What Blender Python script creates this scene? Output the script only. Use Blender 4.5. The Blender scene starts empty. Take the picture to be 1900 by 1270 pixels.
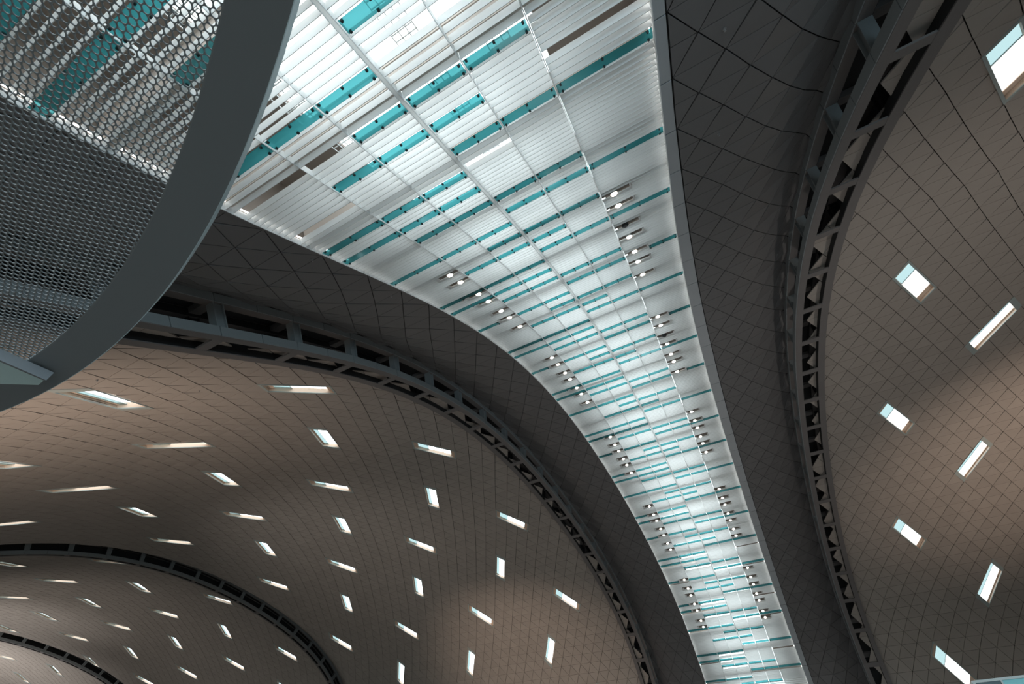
import bpy, bmesh, math, random
import numpy as np
from mathutils import Matrix, Vector
random.seed(7)
D = bpy.data
COL = bpy.context.scene.collection
SC = bpy.context.scene
U = 7.0          # metres per model unit
EYE = 1.6        # eye height

# ------------------------------------------------------------------ camera
cd = D.cameras.new('camera'); cam = D.objects.new('camera', cd); COL.objects.link(cam)
FPX, PPX, PPY = 851.36, 956.73, 758.63
cd.sensor_fit = 'HORIZONTAL'; cd.sensor_width = 36.0; cd.lens = FPX / 1900 * 36
cd.shift_x = (950 - PPX) / 1900; cd.shift_y = (PPY - 635) / 1900
cd.clip_start = 0.05; cd.clip_end = 2000
RW = np.array([[0.88631203, -0.31784193, -0.33678999],
               [0.46308853, 0.60832240, 0.64458737],
               [0.0, -0.72726912, 0.68635241]])
m = Matrix.Identity(4)
for r in range(3):
    m[r][0] = RW[r, 0]; m[r][1] = -RW[r, 1]; m[r][2] = -RW[r, 2]
m[2][3] = EYE
cam.matrix_world = m
SC.camera = cam

# ------------------------------------------------------------------ sky, lamps, added fill, exposure
w = D.worlds.new('sky'); SC.world = w; w.use_nodes = True
bg = w.node_tree.nodes['Background']
bg.inputs['Color'].default_value = (0.90, 0.985, 1.0, 1); bg.inputs['Strength'].default_value = 3.8
SC.view_settings.view_transform = 'Standard'
SC.view_settings.look = 'None'
SC.view_settings.exposure = 0.0
SC.view_settings.gamma = 1.0
SC.view_settings.use_curve_mapping = False
SC.cycles.max_bounces = 8
SC.cycles.diffuse_bounces = 4
SC.cycles.transparent_max_bounces = 16
SC.cycles.sample_clamp_indirect = 4.0

def P3(x, y, z):
    return Vector((x * U, y * U, z * U + EYE))

def spot(name, loc, target, power, colour, angle, blend=1.0, radius=2.0):
    l = D.lights.new(name, 'SPOT'); l.energy = power; l.color = colour
    l.spot_size = math.radians(angle); l.spot_blend = blend; l.shadow_soft_size = radius
    o = D.objects.new(name, l); COL.objects.link(o)
    o.location = P3(*loc)
    o.rotation_euler = (P3(*target) - P3(*loc)).to_track_quat('-Z', 'Y').to_euler()
    return o
WARM = (1.0, 0.80, 0.66); NEUT = (1.0, 0.94, 0.88); COOL = (0.62, 0.86, 1.0)
LIGHTS = [
    ('vault_spot', (-6.5, 2.0, 0.0), (-7.8, 1.6, 3.4), 33000, WARM, 100),
    ('vault_spot', (-9.0, 10.5, 0.0), (-8.8, 17.8, 4.6), 62000, WARM, 66),
    ('vault_spot', (-12.0, 7.0, 0.0), (-12.0, 11.5, 7.3), 24000, NEUT, 90),
    ('vault_spot', (10.5, 8.5, 0.0), (7.6, 13.6, 7.1), 120000, WARM, 52),
    ('vault_spot', (6.5, 4.5, 0.0), (4.6, 8.0, 7.2), 26000, NEUT, 95),  # added fill that lifts the right vault overall
    ('vault_spot', (-26.0, 5.0, 0.0), (-27.0, 10.5, 7.2), 40000, NEUT, 110),
    ('vault_spot', (-38.0, 6.0, 0.0), (-40.0, 9.5, 7.2), 300000, (1, .97, .95), 110),
    ('vault_spot', (-33.0, 3.0, 0.3), (-31.0, 7.0, 7.1), 160000, (1, .97, .95), 55),  # added spot in place of a glossy reflection on the second vault
]
for a in LIGHTS: spot(*a)
fl = D.lights.new('floor_bounce_fill', 'AREA'); fl.energy = 5200; fl.color = (1.0, .97, .95); fl.shape = 'RECTANGLE'; fl.size = 70; fl.size_y = 80
fo = D.objects.new('floor_bounce_fill', fl); COL.objects.link(fo); fo.location = P3(-1.0, 9.5, -.15); fo.rotation_euler = (math.pi, 0, 0)  # added soft fill from below, standing in for light bounced off the floor
# daylight that comes in through the glazed front of the hall, behind the camera
al = D.lights.new('facade_daylight', 'AREA'); al.energy = 9000; al.color = COOL; al.shape = 'RECTANGLE'; al.size = 26; al.size_y = 9
ao = D.objects.new('facade_daylight', al); COL.objects.link(ao); ao.location = P3(2.6, -2.2, 0.75)
ao.rotation_euler = (P3(-4.0, 2.0, 2.6) - P3(2.6, -2.2, 0.75)).to_track_quat('-Z', 'Y').to_euler()

# ------------------------------------------------------------------ helpers
def srgb(r, g, b):
    f = lambda c: (c / 12.92 if c <= 0.04045 else ((c + 0.055) / 1.055) ** 2.4)
    return (f(r / 255), f(g / 255), f(b / 255), 1)

def mat(name, col, rough=0.5, metal=0.0, vary=0.0, noise=0.0, spec=0.5):
    M = D.materials.new(name); M.use_nodes = True
    n = M.node_tree.nodes; l = M.node_tree.links; b = n['Principled BSDF']
    b.inputs['Base Color'].default_value = col; b.inputs['Roughness'].default_value = rough
    b.inputs['Metallic'].default_value = metal; b.inputs['Specular IOR Level'].default_value = spec
    if vary or noise:
        h = n.new('ShaderNodeHueSaturation'); h.inputs['Color'].default_value = col
        g = n.new('ShaderNodeNewGeometry')
        mr = n.new('ShaderNodeMapRange'); mr.inputs['To Min'].default_value = 1 - vary; mr.inputs['To Max'].default_value = 1 + vary
        l.new(g.outputs['Random Per Island'], mr.inputs['Value'])
        if noise:
            t = n.new('ShaderNodeTexNoise'); t.inputs['Scale'].default_value = 0.9; t.inputs['Detail'].default_value = 4
            tc = n.new('ShaderNodeTexCoord'); l.new(tc.outputs['Object'], t.inputs['Vector'])
            m2 = n.new('ShaderNodeMapRange'); m2.inputs['To Min'].default_value = 1 - noise; m2.inputs['To Max'].default_value = 1 + noise
            l.new(t.outputs['Fac'], m2.inputs['Value'])
            mu = n.new('ShaderNodeMath'); mu.operation = 'MULTIPLY'
            l.new(mr.outputs[0], mu.inputs[0]); l.new(m2.outputs[0], mu.inputs[1]); l.new(mu.outputs[0], h.inputs['Value'])
        else:
            l.new(mr.outputs[0], h.inputs['Value'])
        l.new(h.outputs['Color'], b.inputs['Base Color'])
    return M

def glass(name, tint, diff, k_diff, k_gloss=0.05):
    M = D.materials.new(name); M.use_nodes = True
    n = M.node_tree.nodes; l = M.node_tree.links; n.clear()
    out = n.new('ShaderNodeOutputMaterial')
    tr = n.new('ShaderNodeBsdfTransparent'); tr.inputs[0].default_value = tint
    tl = n.new('ShaderNodeBsdfTranslucent'); tl.inputs[0].default_value = diff
    gl = n.new('ShaderNodeBsdfGlossy'); gl.inputs['Roughness'].default_value = 0.08
    m1 = n.new('ShaderNodeMixShader'); m1.inputs[0].default_value = k_diff
    m2 = n.new('ShaderNodeMixShader'); m2.inputs[0].default_value = k_gloss
    l.new(tr.outputs[0], m1.inputs[1]); l.new(tl.outputs[0], m1.inputs[2])
    l.new(m1.outputs[0], m2.inputs[1]); l.new(gl.outputs[0], m2.inputs[2]); l.new(m2.outputs[0], out.inputs[0])
    return M

def emit(name, col, s):
    M = D.materials.new(name); M.use_nodes = True
    n = M.node_tree.nodes; l = M.node_tree.links; n.clear()
    out = n.new('ShaderNodeOutputMaterial'); e = n.new('ShaderNodeEmission')
    e.inputs[0].default_value = col; e.inputs[1].default_value = s; l.new(e.outputs[0], out.inputs[0])
    return M

def white_slat(name):
    # lacquered perforated sheet: mostly diffuse, lets a little light through
    M = D.materials.new(name); M.use_nodes = True
    n = M.node_tree.nodes; l = M.node_tree.links; b = n['Principled BSDF']
    b.inputs['Base Color'].default_value = (0.86, 0.87, 0.87, 1); b.inputs['Roughness'].default_value = 0.38
    out = n['Material Output']
    tl = n.new('ShaderNodeBsdfTranslucent'); tl.inputs[0].default_value = (0.88, 0.90, 0.90, 1)
    mx = n.new('ShaderNodeMixShader'); mx.inputs[0].default_value = 0.42
    l.new(b.outputs[0], mx.inputs[1]); l.new(tl.outputs[0], mx.inputs[2]); l.new(mx.outputs[0], out.inputs[0])
    return M

M_PANEL = mat('vault_panel', srgb(150, 142, 135), 0.42, vary=0.05, noise=0.05)
M_PANEL_SHADE = mat('soffit_panel_shaded', srgb(98, 96, 96), 0.40, vary=0.05, noise=0.05)  # vault panel tone darkened for the weak light on the soffits
M_JOINT = mat('joint_black', srgb(26, 24, 23), 0.9)
M_FASCIA = mat('fascia', srgb(160, 164, 168), 0.5, vary=0.03)
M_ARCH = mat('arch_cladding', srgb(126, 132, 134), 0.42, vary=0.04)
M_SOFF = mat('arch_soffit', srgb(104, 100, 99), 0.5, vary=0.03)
M_INNER = mat('arch_inner_shade', srgb(18, 20, 22), 0.7)  # black that stands in for the shade inside the hollow arches
M_SLAT = white_slat('louvre_white')
M_RIB = white_slat('rib_white')
M_DIFF = glass('diffuser', (0.0, 0.0, 0.0, 1), (0.42, 0.43, 0.43, 1), 0.97, 0.02)
M_TEAL = glass('teal_glass', (0.22, 0.43, 0.445, 1), (0.20, 0.58, 0.61, 1), 0.30, 0.05)
M_CLIP = mat('clip_black', srgb(20, 30, 32), 0.5)
M_BEAM = mat('plenum_beam', srgb(196, 186, 178), 0.6)
M_PLEN = mat('plenum_lining', srgb(118, 108, 100), 0.6)
M_TRAY = mat('tray_steel', srgb(190, 195, 195), 0.35, metal=0.4)
M_RING = mat('ring_paint', srgb(122, 127, 132), 0.5)
M_EDGE = mat('ring_edge', srgb(205, 226, 236), 0.4)
M_MESH = mat('mesh_metal', srgb(128, 133, 136), 0.4)
M_ARM = mat('arm_paint', srgb(200, 226, 228), 0.45)
M_REVEAL = mat('reveal_beige', srgb(200, 178, 160), 0.6)
M_TRIM = mat('skylight_trim', srgb(150, 158, 156), 0.4)
M_PANE = glass('clear_pane', (1, 1, 1, 1), (1, 1, 1, 1), 0.0, 0.02)
M_PANE2 = glass('tinted_pane', (0.41, 0.47, 0.475, 1), (0.7, .9, .9, 1), 0.03, 0.02)
M_LAMP = emit('lamp_warm', (1.0, 0.86, 0.72, 1), 14)
M_LED = emit('led_white', (1.0, 0.98, 0.94, 1), 5.0)
M_FLOOR = mat('floor_stone', srgb(120, 116, 110), 0.3, noise=0.06)
M_WALL = mat('wall_paint', srgb(96, 92, 90), 0.7)
M_KGLASS = mat('booth_glass', srgb(120, 176, 180), 0.12)
M_KDARK = mat('booth_dark', srgb(50, 70, 74), 0.3)
M_SPR = mat('sprinkler_metal', srgb(150, 150, 150), 0.35, metal=0.6)

def tag(o, label=None, cat=None, group=None, kind=None):
    if label: o['label'] = label
    if cat: o['category'] = cat
    if group: o['group'] = group
    if kind: o['kind'] = kind
    return o

def empty(name, loc=(0, 0, 0)):
    o = D.objects.new(name, None); COL.objects.link(o); o.location = loc; o.empty_display_size = 0.3
    return o

def newmesh(name, verts, faces, M):
    me = D.meshes.new(name); me.from_pydata([tuple(v) for v in verts], [], faces); me.materials.append(M)
    return me

def link(name, me, parent=None, loc=None):
    o = D.objects.new(name, me); COL.objects.link(o)
    if parent is not None: o.parent = parent
    if loc is not None: o.location = loc
    return o

class MB:
    """collects faces in world coordinates and builds one mesh"""
    def __init__(self): self.v = []; self.f = []
    def add(self, vs, fs):
        b = len(self.v); self.v.extend([tuple(v) for v in vs]); self.f.extend([tuple(i + b for i in f) for f in fs])
    def hexa(self, a, b):   # two quads (4 pts each), matching order
        self.add(list(a) + list(b), [(3, 2, 1, 0), (4, 5, 6, 7), (0, 1, 5, 4), (1, 2, 6, 5), (2, 3, 7, 6), (3, 0, 4, 7)])
    def build(self, name, M, parent=None, centre=True):
        if not self.v: return None
        vs = np.array(self.v, float)
        po = np.array(parent.location) if parent is not None else np.zeros(3)
        c = vs.mean(0) if centre else po
        me = newmesh(name, (vs - c).tolist(), self.f, M)
        return link(name, me, parent, tuple(c - po))

# ------------------------------------------------------------------ the vault profile: a near-circular arch curve
CY, CZ, CR = 10.00356, -7.28151, 14.73120
PC = (1.113468, 4.221737, -3.371540, -8.138788)
def rho(ph):
    q = np.clip(ph, -.85, .8)
    return CR + PC[0] * q**2 + PC[1] * q**3 + PC[2] * q**4 + PC[3] * q**5
PH = np.linspace(-1.4, 1.3, 2701); RH = rho(PH)
_y = CY + RH * np.sin(PH); _z = CZ + RH * np.cos(PH)
AS = np.concatenate([[0], np.cumsum(np.hypot(np.diff(_y), np.diff(_z)))]); AS -= np.interp(0, PH, AS)
def pt(x, s, h=0.0):
    ph = float(np.interp(s, AS, PH)); r = float(np.interp(s, AS, RH)) + h
    return (x * U, (CY + r * math.sin(ph)) * U, (CZ + r * math.cos(ph)) * U + EYE)
def frame_at(s):
    # tangent (away from the camera) and outward normal; the far half is a plain circle
    a = pt(0, s); n = np.array([0, a[1] - CY * U, a[2] - CZ * U - EYE]); n /= np.linalg.norm(n)
    b = np.array(pt(0, s - .05)); c = np.array(pt(0, s + .05)); t = (c - b) / np.linalg.norm(c - b)
    k = min(1.0, max(0.0, s / 5.0)); n = n * k + np.array([0, -t[2], t[1]]) * (1 - k); n /= np.linalg.norm(n)
    return Vector((0, n[2], -n[1])), Vector(n)          # tangent (away from camera), outward normal
def project(p):
    v = np.array(p, float) - np.array([0, 0, EYE]); c = v @ RW
    if c[2] <= 0: return None
    return (PPX + FPX * c[0] / c[2], PPY + FPX * c[1] / c[2], c[2])
def in_view(p, mg=60):
    q = project(p)
    return q is not None and -mg < q[0] < 1900 + mg and -mg < q[1] < 1270 + mg

# ------------------------------------------------------------------ structure: floor and end walls
def big_box(name, lo, hi, M, label, kindname):
    b = MB(); (x0, y0, z0), (x1, y1, z1) = lo, hi
    b.hexa([P3(x0, y0, z0), P3(x1, y0, z0), P3(x1, y1, z0), P3(x0, y1, z0)], [P3(x0, y0, z1), P3(x1, y0, z1), P3(x1, y1, z1), P3(x0, y1, z1)])
    tag(b.build(name, M), label, kindname, kind='structure')
ZF = -EYE / U
big_box('floor', (-48, -6, ZF - .1), (16, 27, ZF), M_FLOOR, 'polished grey stone floor of the hall', 'floor')
big_box('wall_left', (-48.2, -6, ZF), (-48, 27, 8.6), M_WALL, 'plain grey end wall closing the far bays', 'wall')
big_box('wall_right', (16, -6, ZF), (16.2, 27, 8.6), M_WALL, 'plain grey end wall closing the near bay', 'wall')

# ------------------------------------------------------------------ vault linings: triangular panels on a lattice
ROWK = [-36, -30, -24, -18, -12, -6, 0, 6, 12, 18, 24, 30, 36, 44]
ROWS = [-13.7, -11.65, -9.5, -7.35, -5.1, -2.88, -.76, 1.46, 3.74, 6.12, 8.35, 10.6, 12.85, 15.85]
GS = [-16, -12, -9.5, -7.35, -5.1, -2.88, -.76, 1.46, 3.74, 6.12, 8.35, 16]
GV = [.78, .80, .835, .893, .945, .968, .975, .982, .998, 1.012, 1.012, 1.015]
def vault_map(X0):
    def f(j, i):
        s = float(np.interp(i, ROWK, ROWS)); g = float(np.interp(s, GS, GV))
        return (-1 + (X0 + .2 * j + 1) * g, s)
    return f
AX = dict(r=(2.2499, 2.8033), l1=(-4.2653, -4.8043), l2=(-19.1173, -19.3872), l3=(-34.30, -34.60))
def cove(x, xa, xb, wa, wb):
    d = max(0.0, (xa + wa - x) / wa, (x - (xb - wb)) / wb)
    return min(.45, 0.45 * d ** 2)
def clip_j(poly, jmin):
    out = []
    for k in range(len(poly)):
        a, b = poly[k], poly[(k + 1) % len(poly)]
        if a[0] >= jmin: out.append(a)
        if (a[0] >= jmin) != (b[0] >= jmin):
            t = (jmin - a[0]) / (b[0] - a[0]); out.append((jmin, a[1] + t * (b[1] - a[1])))
    res = []
    for q in out:
        if not any(abs(q[0] - r[0]) + abs(q[1] - r[1]) < 1e-6 for r in res): res.append(q)
    return res

def lining(name, label, fmap, hfun, M, jr, ir, xr, skip=(), jclip=None, holes=(), tilt=.006, near=None):
    """one lining: dark backing sheet (the object) + triangular panels as children"""
    cells = []
    skipset = set(skip)
    for i in range(ir[0], ir[1]):
        for j in range(jr[0], jr[1]):
            if (i + j) % 2: continue
            for kind, tri in (('u', ((j, i), (j + 2, i), (j + 1, i + 1))), ('d', ((j, i), (j + 1, i + 1), (j - 1, i + 1)))):
                if (kind, j, i) in skipset: continue
                poly = list(tri)
                if jclip is not None:
                    poly = clip_j(poly, jclip)
                    if len(poly) < 3: continue
                xs = [fmap(*q) for q in poly]
                cx = sum(q[0] for q in xs) / len(xs); cs = sum(q[1] for q in xs) / len(xs)
                if not (xr[0] <= cx <= xr[1]): continue
                cells.append((kind, poly, xs, cx, cs))
    back = MB()
    items = []
    for kind, poly, xs, cx, cs in cells:
        hs = [hfun(x, s) for x, s in xs]
        back.add([pt(x, s, h + .022) for (x, s), h in zip(xs, hs)], [tuple(range(len(xs)))])
        pr = project(pt(cx, cs, hfun(cx, cs)))
        vis = pr is not None and -70 < pr[0] < 1970 and -70 < pr[1] < 1340
        items.append((pr[2] if vis else 1e9, kind, poly, xs, hs, cx, cs, vis))
    o = back.build(name, M_JOINT); tag(o, label, 'ceiling', kind='structure')
    items.sort(key=lambda t: t[0])
    rest = MB(); n = 0
    for dist, kind, poly, xs, hs, cx, cs, vis in items:
        if not vis and dist > 1e8 and near is None:
            pass
        # panel: triangle inset by the joint width, front face slightly tilted so that up and down triangles catch light differently
        k = len(xs)
        P = np.array([pt(x, s, h) for (x, s), h in zip(xs, hs)])
        c = P.mean(0)
        nv = np.cross(P[1] - P[0], P[2] - P[0]); nv /= np.linalg.norm(nv)
        up = np.array([0, CY * U - c[1], CZ * U + EYE - c[2]]); up /= np.linalg.norm(up)    # towards the hall
        if nv @ up < 0: nv = -nv; P = P[::-1]; poly = poly[::-1]
        # inset every edge
        Q = []
        for q in range(k):
            a, b, d = P[q - 1], P[q], P[(q + 1) % k]
            ea = (b - a) / np.linalg.norm(b - a); eb = (d - b) / np.linalg.norm(d - b)
            def gap(p0, p1):
                dj, di = p1[0] - p0[0], p1[1] - p0[1]
                if abs(di) < 1e-6: return .024
                return .034 if dj * di < 0 and (p0[0] + p0[1]) % 4 in (0, 4) else .028
            ga = gap(poly[q - 1], poly[q]); gb = gap(poly[q], poly[(q + 1) % k])
            na = np.cross(nv, ea); nb = np.cross(nv, eb)
            den = 1 + na @ nb
            Q.append(b + (na * ga + nb * gb) / den if abs(ga - gb) < 1e-9 else b + (na * ga + nb * gb) / max(den, .35) * 1.0)
        Q = np.array(Q)
        sgn = 1 if kind == 'u' else -1
        rowc = sum(p[1] for p in poly) / k
        dz = np.array([sgn * (p[1] - rowc) for p in poly]) * tilt * U * 1.0
        F = Q + nv[None, :] * (dz[:, None])
        B = Q - nv[None, :] * .10
        faces = [tuple(range(k))] + [((q + 1) % k, q, k + q, k + (q + 1) % k) for q in range(k)]
        vs = F.tolist() + B.tolist()
        if n < 300 and vis and dist < 1e8:
            me = newmesh('panel', (np.array(vs) - c).tolist(), faces, M)
            link('panel', me, o, tuple(c - np.array(o.location))); n += 1
        else:
            rest.add(vs, faces)
    r = rest.build('panel_field', M, o)
    if r: tag(r, kind='stuff')
    return o

# skylight cells. P leans one way (3 units along +,+), Q the other (3 units along -,+)
def sky_P(jc, ic): return [(jc, ic - 2 + 1 - 1), ]  # (kept simple; see corner lists below)
def corners_P(j, i): return [(j, i), (j + 3, i + 3), (j + 2, i + 4), (j - 1, i + 1)]
def corners_Q(j, i): return [(j, i), (j + 1, i + 1), (j - 2, i + 4), (j - 3, i + 3)]
def cells_P(j, i):
    out = []
    for k in range(3): out += [('d', j + k, i + k), ('u', j + k - 1, i + k + 1)]
    return out
def cells_Q(j, i):
    out = []
    for k in range(3): out += [('d', j - k, i + k), ('u', j - k - 1, i + k + 1)]
    return out

WIN = [0]
def skylight(fmap, hfun, cor, label):
    WIN[0] += 1
    xs = [fmap(*q) for q in cor]
    cx = sum(q[0] for q in xs) / 4; cs = sum(q[1] for q in xs) / 4
    c = Vector(pt(cx, cs, .06)); t, nrm = frame_at(cs)
    root = empty('window_%d' % WIN[0], c)
    tag(root, label, 'skylight', kind='structure')
    def lerp(a, b, k): return (a[0] + (b[0] - a[0]) * k, a[1] + (b[1] - a[1]) * k)
    def inset(q, e):
        return [(x + (cx - x) * e[0] * 0 + dx, s + ds) for (x, s), (dx, ds) in zip(q, e)]
    # outer outline pulled in a little on all sides (bilinear)
    def bil(u, v):
        a = lerp(xs[0], xs[1], u); b = lerp(xs[3], xs[2], u); return lerp(a, b, v)
    e, ev = -.003, -.010
    ring0 = [bil(e, ev), bil(1 - e, ev), bil(1 - e, 1 - ev), bil(e, 1 - ev)]
    e2, ev2 = .030, .085
    ring1 = [bil(e2, ev2), bil(1 - e2, ev2), bil(1 - e2, 1 - ev2), bil(e2, 1 - ev2)]
    H = .085
    # reveal: the four beige sides of the shaft
    b = MB()
    lo = [pt(x, s, hfun(x, s) + .004) for x, s in ring1]; hi = [pt(x, s, hfun(x, s) + H) for x, s in ring1]
    o_lo = [pt(x, s, hfun(x, s) + .004) for x, s in ring0]; o_hi = [pt(x, s, hfun(x, s) + H) for x, s in ring0]
    for k in range(4):
        n2 = (k + 1) % 4
        b.hexa([lo[k], lo[n2], hi[n2], hi[k]], [o_lo[k], o_lo[n2], o_hi[n2], o_hi[k]])
    b.build('reveal', M_REVEAL, root)
    # trim lip on the hall side
    b = MB()
    lo2 = [pt(x, s, hfun(x, s) - .008) for x, s in ring1]; ol2 = [pt(x, s, hfun(x, s) - .008) for x, s in ring0]
    lo3 = [pt(x, s, hfun(x, s) + .006) for x, s in ring1]; ol3 = [pt(x, s, hfun(x, s) + .006) for x, s in ring0]
    for k in range(4):
        n2 = (k + 1) % 4
        b.hexa([lo2[k], lo2[n2], lo3[n2], lo3[k]], [ol2[k], ol2[n2], ol3[n2], ol3[k]])
    b.build('trim_frame', M_TRIM, root)
    # two panes and the bar between them
    def pane(u0, u1, M, nm):
        q = [bil(u0, ev2), bil(u1, ev2), bil(u1, 1 - ev2), bil(u0, 1 - ev2)]
        bb = MB(); bb.hexa([pt(x, s, hfun(x, s) + H - .030) for x, s in q], [pt(x, s, hfun(x, s) + H - .025) for x, s in q])
        bb.build(nm, M, root)
    pane(.12, .345, M_PANE2, 'pane'); pane(.353, .88, M_PANE, 'pane')
    for u0, u1 in ((e2 - .02, .12), (.88, 1 - e2 + .02)):
        q = [bil(u0, 0), bil(u1, 0), bil(u1, 1), bil(u0, 1)]
        bb = MB(); bb.hexa([pt(x, s, hfun(x, s) + H - .034) for x, s in q], [pt(x, s, hfun(x, s) + H - .022) for x, s in q]); bb.build('end_plate', M_REVEAL, root)
    bb = MB(); q = [bil(.345, ev2), bil(.353, ev2), bil(.353, 1 - ev2), bil(.345, 1 - ev2)]
    bb.hexa([pt(x, s, hfun(x, s) + H - .034) for x, s in q], [pt(x, s, hfun(x, s) + H - .022) for x, s in q])
    bb.build('glazing_bar', M_TRIM, root)

ORD = ['first', 'second', 'third', 'fourth', 'fifth', 'sixth', 'seventh', 'eighth', 'ninth', 'tenth', 'eleventh', 'twelfth', 'thirteenth',
       'fourteenth', 'fifteenth', 'sixteenth', 'seventeenth', 'eighteenth', 'nineteenth', 'twentieth']
ORD += ['twenty-' + o for o in ORD[:9]] + ['thirtieth'] + ['thirty-' + o for o in ORD[:9]]

def bay(name, label, X0, xr, hfun, wins, seen, jr, where):
    """wins: list of (kind, column number, X centre, row)"""
    fm = vault_map(X0)
    skip = []; todo = []
    counter = {}
    for kind, col, X, i in wins:
        jc = round((X - X0) / .2)
        if kind == 'P':
            j0, i0 = jc - 1, i - 2
            if (j0 + i0) % 2: j0 += 1
            skip += cells_P(j0, i0); cor = corners_P(j0, i0)
        else:
            j0, i0 = jc + 1, i - 2
            if (j0 + i0) % 2: j0 -= 1
            skip += cells_Q(j0, i0); cor = corners_Q(j0, i0)
        todo.append((kind, col, cor))
    lining(name, label, fm, hfun, M_PANEL, jr, (-36, 44), xr, skip=skip)
    for kind, col, cor in todo:
        xs = [fm(*q) for q in cor]; vis = [in_view(pt(x, s, 0), 0) for x, s in xs]
        key = (kind, col)
        if any(vis): counter[key] = counter.get(key, 0) + 1
        n = counter.get(key, 0)
        if any(vis):
            lab = 'bright %s skylight, %s down the %s such column %s' % ('long flat' if (kind == 'P') == (where[0] == 'l') else 'steep', ORD[n - 1], ORD[col], where[1])
        else:
            lab = 'skylight outside the picture %s' % where[1]
        if any(vis): skylight(fm, hfun, cor, lab)
        else: skylight_blank(fm, hfun, cor, name)

def skylight_blank(fm, hfun, cor, name):
    xs = [fm(*q) for q in cor]
    BLANK.hexa([pt(x, s, hfun(x, s) + .0) for x, s in xs], [pt(x, s, hfun(x, s) + .03) for x, s in xs])
BLANK = MB()
PR = [-18, -6, 6, 18, 30]; QR = [-24, -12, 0, 12, 24]

h_l1 = lambda x, s: cove(x, AX['l2'][0], 60, 1.15, .5)
h_l2 = lambda x, s: cove(x, AX['l3'][0], 60, 1.15, .5)
h_l3 = lambda x, s: 0.0
h_r = lambda x, s: 0.0
wins = [('P', k, -6.16 - 3.6 * k, r) for k in range(4) for r in PR] + [('Q', k, -7.76 - 3.6 * k, r) for k in range(3) for r in QR]
bay('ceiling', 'brown-grey vault of triangular panels between the two nearest left arches', -4.0, (-19.6, -4.60), h_l1, wins, None, (-90, 10), ('l', 'left of the nearest arch'))
wins = [('P', k, -20.56 - 3.6 * k, r) for k in range(4) for r in PR] + [('Q', k, -22.16 - 3.6 * k, r) for k in range(4) for r in QR]
bay('ceiling', 'vault of small triangular panels beyond the second left arch', -19.0, (-34.8, -19.36), h_l2, wins, None, (-95, 10), ('l', 'beyond the second arch'))
wins = [('P', k, -38.56 - 3.6 * k, r) for k in range(2) for r in PR] + [('Q', k, -36.56 - 3.6 * k, r) for k in range(2) for r in QR]
bay('ceiling', 'brightly lit pale vault beyond the farthest left arch', -34.2, (-48.5, -34.56), h_l3, wins, None, (-85, 10), ('l', 'beyond the third arch'))
wins = [('P', k, 4.14 + 3.6 * k, r) for k in range(2) for r in PR] + [('Q', k, 5.94 + 3.6 * k, r) for k in range(2) for r in QR]
bay('ceiling', 'brown-grey vault of large triangular panels right of the right arch', 2.2, (2.55, 16.2), h_r, wins, None, (-6, 90), ('r', 'right of the right arch'))
BLANK.build('ceiling', M_PANEL); tag(D.objects[BLANK and 'ceiling.004'] if 'ceiling.004' in D.objects else D.objects['ceiling'], 'plain vault infill panels outside the picture', 'ceiling', kind='structure')

# soffits on both sides of the louvre strip, their shade put into the panel colour
XL, XRR = -2.575, 0.57
LI = [-16, -8, 0, 2, 4, 6, 8, 10, 12, 20, 30, 60, 80]; LS = [-16, -13, -10.461, -9.839, -9.2, -8.6, -8.0, -7.359, -6.64, -3.8, -.3, 10.2, 16]
LDX = lambda s: float(np.interp(s, [-12, -10.5, -9, -7.5, -3, 12], [.16, .168, .19, .212, .212, .21]))
def fm_L(j, i):
    s = float(np.interp(i, LI, LS)); return (XL - .012 - j * LDX(s), s)
h_LB = lambda x, s: min(.455, .45 * (max(0.0, -3.2 - x) / 1.06) ** 2)
lining('ceiling', 'dark panelled soffit between the louvre strip and the left arch', fm_L, h_LB, M_PANEL_SHADE, (-2, 16), (-14, 78), (-4.8, -2.5), jclip=0, tilt=.004)
FS = [-16, -10.3, -9.25, -7.9, -6.1, -2.8, 1, 7, 9, 10.5, 16]; FX = [.64, .65, .662, .698, .735, .772, .772, .772, .75, .72, .70]
fasc = lambda s: float(np.interp(s, FS, FX))
RI = [-20, 0, 2, 4, 6, 8, 10, 12, 24, 28, 60, 76]; RS = [-16, -10.19, -9.592, -8.95, -8.27, -7.58, -6.838, -6.095, -1.782, -.376, 10.8, 16]
RDX = lambda s: float(np.interp(s, [-12, -10, -7.5, 0, 12], [.175, .188, .205, .21, .21]))
def fm_R(j, i):
    s = float(np.interp(i, RI, RS)); return (fasc(s) + .006 + j * RDX(s), s)
h_RB = lambda x, s: min(.455, .45 * (max(0.0, x - 1.3) / .95) ** 2)
lining('ceiling', 'dark panelled soffit between the louvre strip and the right arch', fm_R, h_RB, M_PANEL_SHADE, (-2, 14), (-18, 74), (.5, 2.75), jclip=0, tilt=.004)

# fascia band along the right edge of the louvres, in lengths with open joints; thin one on the left
def fascia(name, label, x0f, x1f, ss, M):
    root = empty(name, pt(x0f(0), 0, 0)); tag(root, label, 'trim', kind='structure')
    for a, b in zip(ss[:-1], ss[1:]):
        mb = MB(); n = 4
        for k in range(n):
            u0 = a + (b - a) * k / n + (.006 if k == 0 else 0); u1 = a + (b - a) * (k + 1) / n - (.006 if k == n - 1 else 0)
            lo = [pt(x0f(u0), u0, -.004), pt(x1f(u0), u0, -.004), pt(x1f(u1), u1, -.004), pt(x0f(u1), u1, -.004)]
            hi = [pt(x0f(u0), u0, .03), pt(x1f(u0), u0, .03), pt(x1f(u1), u1, .03), pt(x0f(u1), u1, .03)]
            mb.hexa(lo, hi)
        mb.build('fascia_panel', M, root)
ss = [fm_R(0, i)[1] for i in range(-12, 74, 2)]
mb = MB()  # added strips that keep sky light out of the fascia gaps
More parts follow.
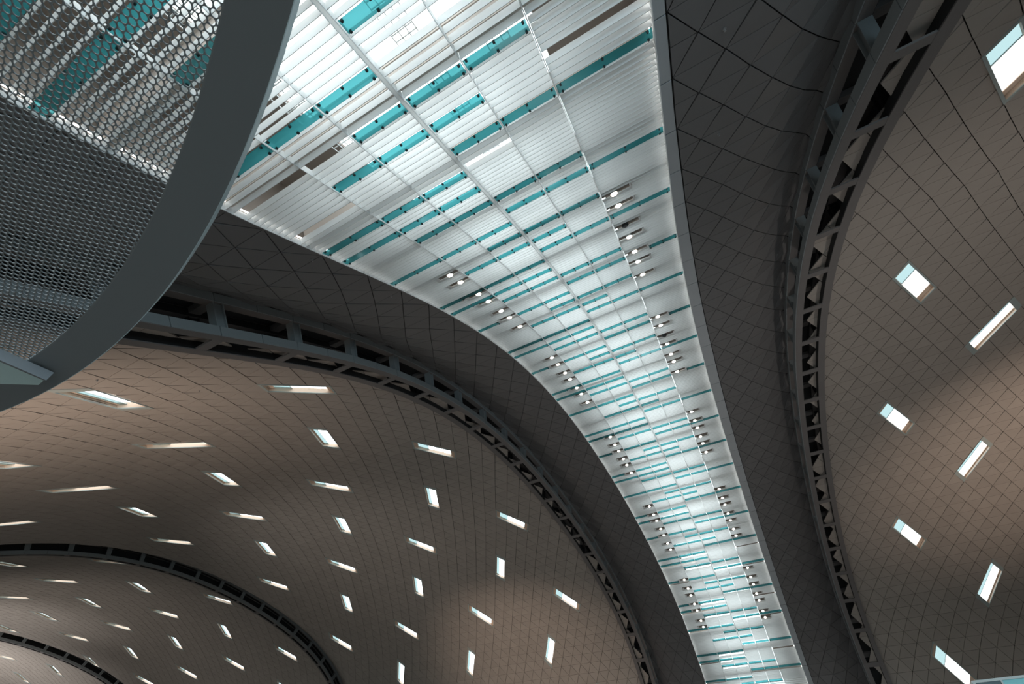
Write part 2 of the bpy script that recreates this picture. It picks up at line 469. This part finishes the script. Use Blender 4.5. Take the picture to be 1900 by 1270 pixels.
for k in range(80):
    a = -14 + 26.5 * k / 80; b = -14 + 26.5 * (k + 1) / 80
    for xa, xb in (((XRR + .003, XRR + .003), (fasc(a) + .05, fasc(b) + .05)), ((XL - .06, XL - .06), (XL - .001, XL - .001))):
        mb.hexa([pt(xa[0], a, .031), pt(xb[0], a, .031), pt(xb[1], b, .031), pt(xa[1], b, .031)], [pt(xa[0], a, .05), pt(xb[0], a, .05), pt(xb[1], b, .05), pt(xa[1], b, .05)])
tag(mb.build('edge_light_seal', M_JOINT), 'added black strip sealing out sky light behind the edge strips beside the louvres', 'trim', kind='structure')
fascia('trim_1', 'smooth grey fascia band with joints along the right edge of the louvres', lambda s: XRR + .004, lambda s: fasc(s) - .004, ss, M_FASCIA)
ss = [fm_L(0, i)[1] for i in range(-12, 76, 4)]
fascia('trim_2', 'thin dark edge strip along the left edge of the louvres', lambda s: XL - .02, lambda s: XL - .002, ss, M_PANEL_SHADE)

# ------------------------------------------------------------------ structural arches (box trusses without diagonals)
HA, HB, HC, HD = .4195, .3078, .0159, -.1049
JS = [-10.181 + .5225 * k for k in range(-6, 46)]
ARCHP = {}
def arch(key, label, xf, xb):
    sg = 1 if xb > xf else -1          # from front face to back face
    root = empty('structural_arch', pt((xf + xb) / 2, 0, HD))
    tag(root, label, 'arch', group='vaulted steel arches')
    wdt = abs(xb - xf); cw = .125 if wdt > .4 else .07
    def seg(x0, x1, h0, h1, s0, s1, M, nm, mb=None, n=1):
        own = mb is None; mb = mb or MB()
        for k in range(n):
            a = s0 + (s1 - s0) * k / n; b = s0 + (s1 - s0) * (k + 1) / n
            mb.hexa([pt(x0, a, h0), pt(x1, a, h0), pt(x1, b, h0), pt(x0, b, h0)], [pt(x0, a, h1), pt(x1, a, h1), pt(x1, b, h1), pt(x0, b, h1)])
        if own: return mb.build(nm, M, root)
    # front chords: cladding panels length by length over a dark core
    for h0, h1, hb in ((HD, HC, 'lower'), (HB, HA, 'upper')):
        core = MB()
        for k in range(len(JS) - 1):
            a, b = JS[k], JS[k + 1]
            seg(xf, xf + sg * .012, h0 + .004, h1 - .004, a + .005, b - .005, M_ARCH, 'cladding_panel')
            core.hexa([pt(xf + sg * .012, a, h0), pt(xf + sg * cw, a, h0), pt(xf + sg * cw, b, h0), pt(xf + sg * .012, b, h0)],
                      [pt(xf + sg * .012, a, h1), pt(xf + sg * cw, a, h1), pt(xf + sg * cw, b, h1), pt(xf + sg * .012, b, h1)])
        core.build(hb + '_front_chord', M_SOFF, root)
    for h0, h1, hb in ((HD, HC, 'lower'), (HB, HA, 'upper')):
        core = MB()
        for k in range(len(JS) - 1):
            seg(xb - sg * cw, xb, h0, h1, JS[k], JS[k + 1], M_SOFF, 'c', core)
        core.build(hb + '_rear_chord', M_SOFF, root)
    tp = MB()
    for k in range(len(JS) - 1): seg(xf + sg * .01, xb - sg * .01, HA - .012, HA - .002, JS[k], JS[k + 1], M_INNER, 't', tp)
    tp.build('top_shade_plate', M_INNER, root)  # added black sheet so that the arch openings look shaded
    # posts between the chords and crossbars between the lower and the upper chords
    for k in range(1, len(JS) - 1, 2):
        c = JS[k] + .045
        for xa, dr in ((xf, sg), (xb - sg * cw, sg)):
            mb = MB()
            x0, x1 = xa + dr * .012, xa + dr * cw
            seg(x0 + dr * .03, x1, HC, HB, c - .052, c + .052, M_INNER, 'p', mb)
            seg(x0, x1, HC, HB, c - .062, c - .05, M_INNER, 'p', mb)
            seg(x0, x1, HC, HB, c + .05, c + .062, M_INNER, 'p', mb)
            mb.build('post', M_ARCH if xa == xf else M_INNER, root)  # rear posts blackened for the shade behind the openings
        mb = MB()
        seg(xf + sg * cw, xb - sg * cw, HD + .002, HD + .022, c - .062, c + .062, M_SOFF, 'cr', mb)
        mb.build('crossbar', M_SOFF, root)
        mb = MB()
        seg(xf + sg * cw, xb - sg * cw, HB + .03, HA - .014, c - .062, c + .062, M_SOFF, 'cr', mb)
        mb.build('crossbar', M_SOFF, root)
    # added black sheets for the shade inside the hollow beam: chord inner sides and the deck under the upper chords
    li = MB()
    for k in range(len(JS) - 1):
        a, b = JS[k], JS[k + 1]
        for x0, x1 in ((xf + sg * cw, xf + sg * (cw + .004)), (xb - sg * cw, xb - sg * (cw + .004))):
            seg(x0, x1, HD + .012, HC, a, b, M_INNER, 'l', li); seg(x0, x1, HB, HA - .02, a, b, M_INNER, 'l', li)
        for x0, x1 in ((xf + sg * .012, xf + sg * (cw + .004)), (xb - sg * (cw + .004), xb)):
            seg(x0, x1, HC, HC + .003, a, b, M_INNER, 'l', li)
    li.build('inner_shade_lining', M_INNER, root)
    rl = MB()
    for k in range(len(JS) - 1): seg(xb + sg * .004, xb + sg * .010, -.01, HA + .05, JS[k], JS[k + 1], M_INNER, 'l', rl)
    rl.build('rear_light_seal', M_INNER, root)  # added sheet that stops sky light leaking in behind the arch
    return root
arch('l1', 'large dark arch with open posts nearest the louvres, on their left', *AX['l1'])
arch('r', 'dark open arch to the right of the louvre strip', *AX['r'])
arch('l2', 'slimmer grey arch in the middle distance, second on the left', *AX['l2'])
arch('l3', 'small far arch in the lower left corner against the bright vault', *AX['l3'])

# ------------------------------------------------------------------ louvre strip
RIBX = [-1.88, -1.44, -1.0, -.56, -.12]
EDGE = [XL + .005] + RIBX + [XRR - .002]
KK = list(range(-15, 78))
KS = {-15: -14.1, -10: -12.68, -5: -11.26, -4: -10.98, -3: -10.67, -2: -10.40, -1: -10.10, 0: -9.82, 1: -9.56, 2: -9.30, 3: -9.04, 4: -8.81, 5: -8.53, 6: -8.27, 7: -7.99, 8: -7.74,
      9: -7.45, 10: -7.17, 11: -6.885, 12: -6.62, 13: -6.35, 14: -6.08, 15: -5.81, 16: -5.53, 17: -5.27, 18: -5.0, 19: -4.725, 20: -4.47, 21: -4.2, 22: -3.93,
      23: -3.67, 44: 1.79, 45: 2.07, 46: 2.335, 47: 2.605, 48: 2.875, 49: 3.185, 50: 3.46, 51: 3.75, 52: 4.03, 53: 4.305, 54: 4.61, 55: 4.89, 56: 5.17, 57: 5.455,
      58: 5.735, 59: 6.04, 60: 6.31, 61: 6.6, 62: 6.855, 63: 7.125, 64: 7.4, 65: 7.67, 66: 7.95, 67: 8.205, 68: 8.45, 69: 8.69, 70: 8.93, 71: 9.18, 72: 9.4, 73: 9.63,
      74: 9.835, 75: 10.05, 76: 10.27, 77: 10.44, 84: 12.3}
KA = sorted(KS); KV = [KS[k] for k in KA]
srow = lambda k: float(np.interp(k, KA, KV))
PAT = {0: (0, 1, 2), 1: (0, 1, 2), 2: (1, 2, 3, 4), 3: (3, 4, 5), 4: (0, 1, 2), 5: (2, 3, 4), 6: (1, 2, 3), 7: (3, 4, 5)}
GAPS = {(7, 1, 3), (7, 1, 4), (0, 2, 1), (0, 2, 2), (1, 2, 1), (2, 2, 1), (2, 2, 2), (3, 2, 3), (3, 2, 4), (4, 2, 0), (1, 2, 0), (3, 2, 5), (0, 2, 5)}   # (row in module, slot, bank): slat left out
LAMPS = [-8.41, -8.15, -7.66, -7.36, -6.94, -6.64, -6.23, -4.77, -4.45, -4.05, -3.75, -3.35, -3.06, -2.66, -1.0, -.62, -.31, .08, .38, .775, 2.49, 2.92, 3.24, 3.67, 4.0,
         4.425, 4.75, 6.275, 6.695, 7.015, 7.405, 7.695, 8.125, 8.375]
HOLES = [(3, -11.05), (4, -11.02), (1, -10.67), (0, -10.67), (5, -10.40), (0, -10.18), (1, -10.19), (3, -9.9)]   # slats left out near the camera (bank, position)
BEAMS = [-10.765 + .747 * k for k in range(-4, 30)]   # cross beams that show in the slots without a slat
PITCH = .0545; BH = .052
M_LIP = mat('slat_lip', srgb(186, 186, 184), 0.5)
def slat_mesh(wd):
    W = wd * U; h = BH * U; t = .0035 * U
    # upright blade, a little dished, edges rounded off
    prof = [(-t * .5, .06 * t), (t * .1, 0), (t * .5, .06 * t), (t * .62, h * .5), (t * .5, h), (0, h + .05 * t), (-t * .5, h), (-t * .38, h * .5)]
    n = len(prof); vs = [(x, y, z) for x in (-W / 2, W / 2) for y, z in prof]
    fs = [tuple(range(n))[::-1], tuple(range(n, 2 * n))] + [(k, (k + 1) % n, n + (k + 1) % n, n + k) for k in range(n)]
    return vs, fs
def local_matrix(x, s, h, loc, lean=0.0):
    t, nrm = frame_at(s); nrm = (nrm - t * lean).normalized(); t = Vector((0, nrm.z, -nrm.y)); o = Vector(pt(x, s, h)) - Vector(loc)
    M4 = Matrix(((1, 0, 0, o.x), (0, t.y, nrm.y, o.y), (0, t.z, nrm.z, o.z), (0, 0, 0, 1)))
    return M4
BANKLAB = ['outer louvre bank along the left dark soffit, with the left lamp row', 'second louvre bank from the left, next to the left lamp row', 'louvre bank just left of the double white centre rib',
           'louvre bank just right of the double white centre rib', 'second louvre bank from the right, next to the right lamp row', 'outer louvre bank along the right grey fascia, with the right lamp row']
glass_count = [0]
for bnk in range(6):
    x0, x1 = EDGE[bnk] + (.005 if bnk != 3 else .018), EDGE[bnk + 1] - (.005 if bnk != 2 else .018)
    root = empty('louvre_bank', pt((x0 + x1) / 2, 0, 0)); loc = root.location.copy()
    tag(root, BANKLAB[bnk], 'louvre', group='banks of white louvres')
    cache = {}
    def get(wd):
        k = round(wd, 3)
        if k not in cache:
            v, f_ = slat_mesh(k); me_ = newmesh('slat', v, f_, M_SLAT); me_.materials.append(M_LIP)
            for fi in (2, 3): me_.polygons[fi].material_index = 1
            cache[k] = (me_, v, f_)
        return cache[k]
    far = MB(); npart = 0; clipme = None
    gv = None
    for k in range(-14, 80):
        mod = k % 8
        s0 = srow(k); s1 = srow(k + 1)
        isglass = bnk in PAT[mod]
        for slot in range(5):
            s = s0 + (s1 - s0) * slot / 5.0
            if s > 11.3 or s < -13.6: continue
            a, b = x0, x1
            lamp = False
            if bnk in (0, 5):
                for L in LAMPS:
                    if abs(s - L) < .058: lamp = True
                if lamp:
                    if bnk == 0: b = -2.20
                    else: a = .20
            if slot == 0 and isglass:
                # flat teal glass panel in place of a slat
                W = (b - a - .006) * U; wd = .082 * U; t = .004 * U
                vs = [(x, y, z) for z in (0, t) for x, y in ((-W / 2, -wd / 2), (W / 2, -wd / 2), (W / 2, wd / 2), (-W / 2, wd / 2))]
                me = newmesh('glass_panel', vs, [(3, 2, 1, 0), (4, 5, 6, 7), (0, 1, 5, 4), (1, 2, 6, 5), (2, 3, 7, 6), (3, 0, 4, 7)], M_TEAL)
                g = link('glass_panel', me, root); g.matrix_local = local_matrix((a + b) / 2, s, .004, loc); glass_count[0] += 1
                c = .0072 * U
                if clipme is None:
                    q = [(-c, -c), (c, -c), (c, c), (-c, c)]
                    cv = [(x, y, -.006 * U) for x, y in q] + [(x * .8, y * .8, -.010 * U) for x, y in q] + [(x, y, .006 * U) for x, y in q]
                    clipme = newmesh('clip', cv, [(7, 6, 5, 4), (0, 1, 5, 4), (1, 2, 6, 5), (2, 3, 7, 6), (3, 0, 4, 7), (0, 8, 9, 1), (1, 9, 10, 2), (2, 10, 11, 3), (3, 11, 8, 0)], M_CLIP)
                pj = project(pt((a + b) / 2, s, 0))
                if pj and pj[2] < 9.5 * U and in_view(pt((a + b) / 2, s, 0), 60):
                    for fx in (-.455, 0, .455):
                        for fy in (-.40, .40):
                            o = link('clip', clipme, g); o.location = (fx * W, fy * wd, -.001 * U)
                else:
                    cb = MB()
                    for fx in (-.455, 0, .455):
                        for fy in (-.40, .40):
                            cb.add([(v[0] + fx * W, v[1] + fy * wd, v[2]) for v in cv], [(7, 6, 5, 4), (0, 1, 5, 4), (1, 2, 6, 5), (2, 3, 7, 6), (3, 0, 4, 7)])
                    me2 = newmesh('clip_set', cb.v, cb.f, M_CLIP); o = link('clip_set', me2, g); o['kind'] = 'stuff'
                continue
            if (mod, slot, bnk) in GAPS and k > 55: continue
            if any(bnk == q[0] and abs(s - q[1]) < .029 for q in HOLES): continue
            wd = b - a
            me, v, f_ = get(wd)
            pj = project(pt((a + b) / 2, s, 0))
            M4 = local_matrix((a + b) / 2, s, 0, loc, .38 * min(1.0, max(0.0, (s - 1.5) / 6.0)))
            if npart < 190 and s > -13.3 and s < -2.0 + (0 if bnk < 5 else 0):
                o = link('slat', me, root); o.matrix_local = M4; npart += 1
            else:
                far.add([(M4 @ Vector(q)) for q in v], f_)
    if far.v:
        me = newmesh('slat_field', far.v, far.f, M_SLAT); me.materials.append(M_LIP)
        me.polygons.foreach_set('material_index', [1 if (i % 10) in (2, 3) else 0 for i in range(len(far.f))])
        o = link('slat_field', me, root); o['kind'] = 'stuff'

# ribs between the banks and edge plates
def strip_sheet(x0, x1, h0, h1, sa, sb, n, mb):
    for k in range(n):
        a = sa + (sb - sa) * k / n; b = sa + (sb - sa) * (k + 1) / n
        mb.hexa([pt(x0, a, h0), pt(x1, a, h0), pt(x1, b, h0), pt(x0, b, h0)], [pt(x0, a, h1), pt(x1, a, h1), pt(x1, b, h1), pt(x0, b, h1)])
RL = ['thin white rib right of the left lamp row', 'thin white rib, second from the left', 'double white centre rib of the louvre strip', 'thin white rib, second from the right', 'thin white rib left of the right lamp row']
for i, x in enumerate(RIBX):
    if i == 2:
        root = empty('louvre_rib', pt(x, 0, 0)); tag(root, RL[i], 'rib', group='lengthwise louvre ribs')
        for x0, x1, h0, h1, nm in ((x - .0155, x - .0125, -.006, .05, 'fin'), (x + .0125, x + .0155, -.006, .05, 'fin')):
            mb = MB(); strip_sheet(x0, x1, h0, h1, -13.6, 11.4, 150, mb); mb.build(nm, M_RIB, root)
        mb = MB()
        for k in range(150):
            a = -13.6 + 25.0 * k / 150; b = -13.6 + 25.0 * (k + 1) / 150
            mb.add([pt(x - .0125, a, .0), pt(x + .0125, a, .0), pt(x + .0125, b, .0), pt(x - .0125, b, .0)], [(0, 1, 2, 3)])
        mb.build('diffuser_strip', M_DIFF, root)
    else:
        mb = MB(); strip_sheet(x - .0022, x + .0022, -.004, .05, -13.6, 11.4, 150, mb)
        tag(mb.build('louvre_rib', M_RIB), RL[i], 'rib', group='lengthwise louvre ribs')
for x0, x1, lab in ((XL - .001, XL + .006, 'thin white edge plate along the left end of the louvres'), (XRR - .004, XRR + .003, 'thin white edge plate along the right end of the louvres')):
    mb = MB(); strip_sheet(x0, x1, -.006, .055, -13.6, 11.4, 150, mb)
    tag(mb.build('edge_plate', M_RIB), lab, 'plate')

# plenum above the louvres: side linings, roof over the outer banks, beams, cable trays, edge lights
mb = MB()
strip_sheet(XL - .03, XL - .01, .055, .62, -14.5, 12.5, 60, mb); mb.build('wall_left', M_PLEN)
tag(D.objects['wall_left.001'], 'brown lining on the left side of the space above the louvres', 'lining', kind='structure')
mb = MB(); strip_sheet(XRR + .01, XRR + .03, .055, .62, -14.5, 12.5, 60, mb); mb.build('wall_right', M_PLEN)
tag(D.objects['wall_right.001'], 'brown lining on the right side of the space above the louvres', 'lining', kind='structure')
mb = MB(); strip_sheet(XL - .02, -1.90, .60, .63, -14.5, 12.5, 60, mb)
tag(mb.build('roof', M_PLEN), 'brown roof deck above the left outer louvre bank', 'roof', kind='structure')
mb = MB(); strip_sheet(-.10, XRR + .02, .60, .63, -14.5, 12.5, 60, mb)
tag(mb.build('roof', M_PLEN), 'brown roof deck above the right outer louvre bank', 'roof', kind='structure')
for s in BEAMS:
    mb = MB(); s = s + .012
    for hh in ((.062, .074, .034), (.074, .20, .012), (.20, .212, .034)):
        a, b = s - hh[2], s + hh[2]
        mb.hexa([pt(XL, a, hh[0]), pt(XRR, a, hh[0]), pt(XRR, b, hh[0]), pt(XL, b, hh[0])], [pt(XL, a, hh[1]), pt(XRR, a, hh[1]), pt(XRR, b, hh[1]), pt(XL, b, hh[1])])
    tag(mb.build('roof_beam', M_BEAM), 'taupe cross beam above the louvre slats', 'beam', group='cross beams above the louvres')
for x, lab in ((-1.66, 'wire cable tray above the second left louvre bank'), (-.80, 'wire cable tray above the bank right of the centre rib'), (-.34, 'wire cable tray above the second right louvre bank')):
    root = empty('cable_tray', pt(x, -9, .23)); tag(root, lab, 'cable tray')
    for dx in (-.075, -.025, .025, .075):
        mb = MB(); strip_sheet(x + dx - .0025, x + dx + .0025, .23, .236, -13.4, -5, 50, mb); mb.build('rail', M_TRAY, root)
    mb = MB()
    s = -13.4
    while s < -5:
        mb.hexa([pt(x - .078, s, .236), pt(x + .078, s, .236), pt(x + .078, s + .006, .236), pt(x - .078, s + .006, .236)], [pt(x - .078, s, .241), pt(x + .078, s, .241), pt(x + .078, s + .006, .241), pt(x - .078, s + .006, .241)])
        s += .045
    r = mb.build('rung_field', M_TRAY, root); r['kind'] = 'stuff'
mb = MB(); strip_sheet(XL + .010, XL + .020, .062, .070, -13.5, 11.3, 120, mb)
tag(mb.build('light_line', M_LED), 'thin white light line above the left ends of the louvres', 'light')
mb = MB(); strip_sheet(XRR - .022, XRR - .010, .062, .070, -13.5, 11.3, 120, mb)
tag(mb.build('light_line', M_LED), 'bright white light line above the right ends of the louvres', 'light')

# ------------------------------------------------------------------ downlights
def cyl(mb, c, ax, u, v, r0, r1, h0, h1, n=14, cap0=True, cap1=True):
    A = [tuple(c + ax * h0 + (u * math.cos(2 * math.pi * k / n) + v * math.sin(2 * math.pi * k / n)) * r0) for k in range(n)]
    B = [tuple(c + ax * h1 + (u * math.cos(2 * math.pi * k / n) + v * math.sin(2 * math.pi * k / n)) * r1) for k in range(n)]
    fs = [(k, (k + 1) % n, n + (k + 1) % n, n + k) for k in range(n)]
    if cap0: fs.append(tuple(range(n))[::-1])
    if cap1: fs.append(tuple(range(n, 2 * n)))
    mb.add(A + B, fs)
def downlight(x, s, side, lit, label):
    root = empty('downlight', pt(x, s, 0)); tag(root, label, 'spotlight', group='downlights in the louvre strip')
    t, nrm = frame_at(s); ux = Vector((1, 0, 0)); c = Vector(pt(x, s, 0))
    xa, xb = (-2.195, -1.883) if side == 'l' else (-.117, .195)
    # recess tray
    mb = MB(); z0, z1 = .030, .045
    q = lambda xx, ss, hh: pt(xx, ss, hh)
    mb.hexa([q(xa, s - .058, .05), q(xb, s - .058, .05), q(xb, s + .058, .05), q(xa, s + .058, .05)], [q(xa, s - .058, .055), q(xb, s - .058, .055), q(xb, s + .058, .055), q(xa, s + .058, .055)])
    mb.build('recess_tray', M_PLEN, root)
    mb = MB()
    mb.hexa([q(xa, s + .016, .004), q(xb, s + .016, .004), q(xb, s + .054, .004), q(xa, s + .054, .004)], [q(xa, s + .016, .009), q(xb, s + .016, .009), q(xb, s + .054, .009), q(xa, s + .054, .009)])
    e0, e1 = (xa, xa + .05) if side == 'l' else (xb - .02, xb)
    mb.hexa([q(e0, s - .05, .004), q(e1, s - .05, .004), q(e1, s + .054, .004), q(e0, s + .054, .004)], [q(e0, s - .05, .009), q(e1, s - .05, .009), q(e1, s + .054, .009), q(e0, s + .054, .009)])
    mb.build('mounting_plate', M_RIB, root)
    mb = MB(); cyl(mb, c, nrm, ux, t, .042 * U, .034 * U, .004 * U, .05 * U)
    mb.build('lamp_housing', M_INNER if not lit else M_TRIM, root)
    mb = MB(); cyl(mb, c, nrm, ux, t, .030 * U, .036 * U, -.003 * U, .004 * U)
    mb.build('lens', M_LAMP if lit else M_CLIP, root)
for side, x, nm in (('l', -2.01, 'left-hand'), ('r', .01, 'right-hand')):
    nl = 0
    for n, s in enumerate(LAMPS):
        lit = not (side == 'r' and n in (2, 9))
        if lit:
            nl += 1
            lab = 'lit warm downlight, %s from the top in the %s lamp row' % (ORD[nl - 1], nm)
        else:
            lab = 'dark unlit downlight %s in the right-hand lamp row' % ('between the fourth and fifth group pairs' if n > 5 else 'near the top')
            lab = ('dark unlit downlight near the top of the right-hand lamp row' if n == 2 else 'dark unlit downlight farther down the right-hand lamp row')
        downlight(x, s, side, lit, lab)

# ------------------------------------------------------------------ round mesh canopy overhead
RZ = .40; RC = (-.64828, -1.0364); RO, RIN = 1.12044, 1.08396
root = empty('mesh_canopy', P3(RC[0], RC[1], RZ)); tag(root, 'round grey overhead canopy with a perforated metal mesh infill', 'canopy')
N = 260
def ringpart(r0, r1, z0, z1, nm, M):
    mb = MB()
    for k in range(N):
        a0 = 2 * math.pi * k / N; a1 = 2 * math.pi * (k + 1) / N
        c = lambda a, r, z: P3(RC[0] + r * math.cos(a), RC[1] + r * math.sin(a), z)
        mb.hexa([c(a0, r0, z0), c(a0, r1, z0), c(a1, r1, z0), c(a1, r0, z0)], [c(a0, r0, z1), c(a0, r1, z1), c(a1, r1, z1), c(a1, r0, z1)])
    return mb.build(nm, M, root)
ringpart(RIN, RO - .0006, RZ, RZ + .012, 'soffit_band', M_RING)
o = ringpart(RO - .0006, RO, RZ, RZ + .0130, 'edge_trim', M_EDGE); o['label'] = 'pale blue painted edge'
ringpart(RIN - .0012, RIN, RZ + .0004, RZ + .011, 'inner_trim', M_MESH)
# perforated sheet: hexagonally packed round holes with real thickness
p1 = np.array([.00399, .00365]); p2 = np.array([-.00540, .00166])
p1 = p1 / np.linalg.norm(p1) * .00545
ang = math.atan2(p1[1], p1[0]) + math.radians(120); p2 = np.array([math.cos(ang), math.sin(ang)]) * .00545
rh = .00545 * .455; tk = .0011
hexr = .00545 / math.sqrt(3)
NS = 12
ba = math.atan2(p1[1], p1[0]) + math.radians(30)
verts = []; faces = []
def hexrad(a):
    d = (a - (ba - math.radians(30)) + math.radians(30)) % math.radians(60) - math.radians(30)
    return (.00545 / 2) / math.cos(d)
cell_in = [(rh * math.cos(2 * math.pi * k / NS + ba), rh * math.sin(2 * math.pi * k / NS + ba)) for k in range(NS)]
cell_out = [(hexrad(2 * math.pi * k / NS + ba) * math.cos(2 * math.pi * k / NS + ba), hexrad(2 * math.pi * k / NS + ba) * math.sin(2 * math.pi * k / NS + ba)) for k in range(NS)]
o0 = np.array([-.24058, -.08255]); zb = RZ + .0030
nh = 0
for a in range(-170, 170):
    for b in range(-170, 170):
        c = o0 + a * p1 + b * p2
        if math.hypot(c[0] - RC[0], c[1] - RC[1]) > RIN + .002: continue
        pj = project(P3(c[0], c[1], zb))
        if pj is None or not (-160 < pj[0] < 520 and -160 < pj[1] < 820): continue
        nh += 1
        base = len(verts)
        for zz in (zb, zb + tk):
            for q in cell_in: verts.append(P3(c[0] + q[0], c[1] + q[1], zz))
            for q in cell_out: verts.append(P3(c[0] + q[0], c[1] + q[1], zz))
        for k in range(NS):
            k2 = (k + 1) % NS
            faces.append((base + k, base + NS + k, base + NS + k2, base + k2))
            faces.append((base + 2 * NS + k, base + 2 * NS + k2, base + 3 * NS + k2, base + 3 * NS + k))
            faces.append((base + k, base + k2, base + 2 * NS + k2, base + 2 * NS + k))
print('holes', nh, 'glass', glass_count[0])
me = newmesh('perforated_mesh', [tuple(Vector(v) - root.location) for v in verts], faces, M_MESH)
o = link('perforated_mesh', me, root); o['kind'] = 'stuff'
# tapered support arm below the band
arm = MB(); za, zt = .384, .396
tip = P3(-.6445, .0690, za); tip2 = P3(-.6465, .0700, za)
A = [(-.6445, .0690), (-.6660, .0705), (-.86, -.045), (-.70, -.125)]
arm.hexa([P3(x, y, za + (.004 if k < 2 else 0)) for k, (x, y) in enumerate(A)], [P3(x, y, zt) for x, y in A])
arm.build('support_arm', M_ARM, root)
lip = MB(); lip.hexa([P3(-.6425, .0700, za), P3(-.6455, .0695, za), P3(-.703, -.1245, za), P3(-.698, -.126, za)], [P3(-.6425, .0700, zt + .001), P3(-.6455, .0695, zt + .001), P3(-.703, -.1245, zt + .001), P3(-.698, -.126, zt + .001)])
lip.build('arm_flange', M_RING, root)

# ------------------------------------------------------------------ glazed booth at the lower right
d = np.array([[301.811, 1247.641, 216.794], [334.672, 1262.487, 218.975], [392.166, 1286.332, 224.794]])
zt_ = .62
q = d * (zt_ / d[:, 2:])
base = empty('glazed_booth', P3(q[0][0], q[0][1], ZF)); tag(base, 'teal glazed booth top with a grey metal edge in the lower right corner', 'booth')
a = q[0][:2]; e = (q[2] - q[0])[:2]; e /= np.linalg.norm(e); nrm2 = np.array([-e[1], e[0]]); nrm2 = nrm2 if nrm2[1] > 0 else -nrm2
def bx(u0, u1, v0, v1, z0, z1, nm, M):
    mb = MB(); c = lambda u, v, z: P3(*(a + e * u + nrm2 * v), z)
    mb.hexa([c(u0, v0, z0), c(u1, v0, z0), c(u1, v1, z0), c(u0, v1, z0)], [c(u0, v0, z1), c(u1, v0, z1), c(u1, v1, z1), c(u0, v1, z1)])
    return mb.build(nm, M, base)
bx(0, 1.6, 0, .5, zt_ - .012, zt_, 'top_frame', M_TRIM)
bx(0, .012, 0, .012, ZF, zt_ - .012, 'corner_post', M_TRIM)
bx(.012, .115, .004, .02, ZF, zt_ - .012, 'end_panel', M_KDARK)
bx(.115, .122, 0, .02, ZF, zt_ - .012, 'mullion', M_TRIM)
bx(.122, 1.6, .006, .02, ZF, zt_ - .012, 'glass_front', M_KGLASS)
bx(.012, 1.58, .4, .48, ZF, zt_ - .012, 'rear_panel', M_KDARK)

# ------------------------------------------------------------------ sprinkler heads
def unproject(px, py, hf):
    v = RW @ np.array([px - PPX, py - PPY, FPX]); v /= np.linalg.norm(v)
    t0 = None
    for t in np.arange(.6, 40, .02):
        qq = v * t; rr = math.hypot(qq[1] - CY, qq[2] - CZ); ph = math.atan2(qq[1] - CY, qq[2] - CZ)
        if rr > float(rho(ph)) + hf(qq[0]): t0 = t; break
    if t0 is None: return None
    qq = v * t0
    return qq[0], float(np.interp(math.atan2(qq[1] - CY, qq[2] - CZ), PH, AS))
SPR = [(1343, 51, 'right soffit near the top fascia joint'), (1333, 248, 'right soffit below the topmost one'), (579, 482, 'left soffit near the louvre edge'), (726, 549, 'left soffit farther down the louvre edge'),
       (370, 725, 'left vault above the flat skylights'), (180, 705, 'left vault beside the canopy edge'), (276, 771, 'left vault below the large steep skylight'), (475, 673, 'left vault just under the arch'),
       (1780, 1190, 'dark lower right vault'), (1788, 1247, 'right vault above the glazed booth')]
for px, py, wh in SPR:
    r = unproject(px, py, lambda x: 0.0)
    if r is None: continue
    x, s = r; t, nrm = frame_at(s); c = Vector(pt(x, s, -.004)); ux = Vector((1, 0, 0))
    root = empty('sprinkler', c); tag(root, 'tiny metal sprinkler head on the ' + wh, 'sprinkler', group='sprinkler heads')
    mb = MB(); cyl(mb, c, nrm, ux, t, .013 * U, .013 * U, 0, .004 * U, 12); mb.build('escutcheon', M_SPR, root)
    mb = MB(); cyl(mb, c, nrm, ux, t, .003 * U, .004 * U, -.014 * U, 0, 8); cyl(mb, c, nrm, ux, t, .008 * U, .008 * U, -.016 * U, -.014 * U, 10); mb.build('head', M_SPR, root)
print('objects', len(D.objects))
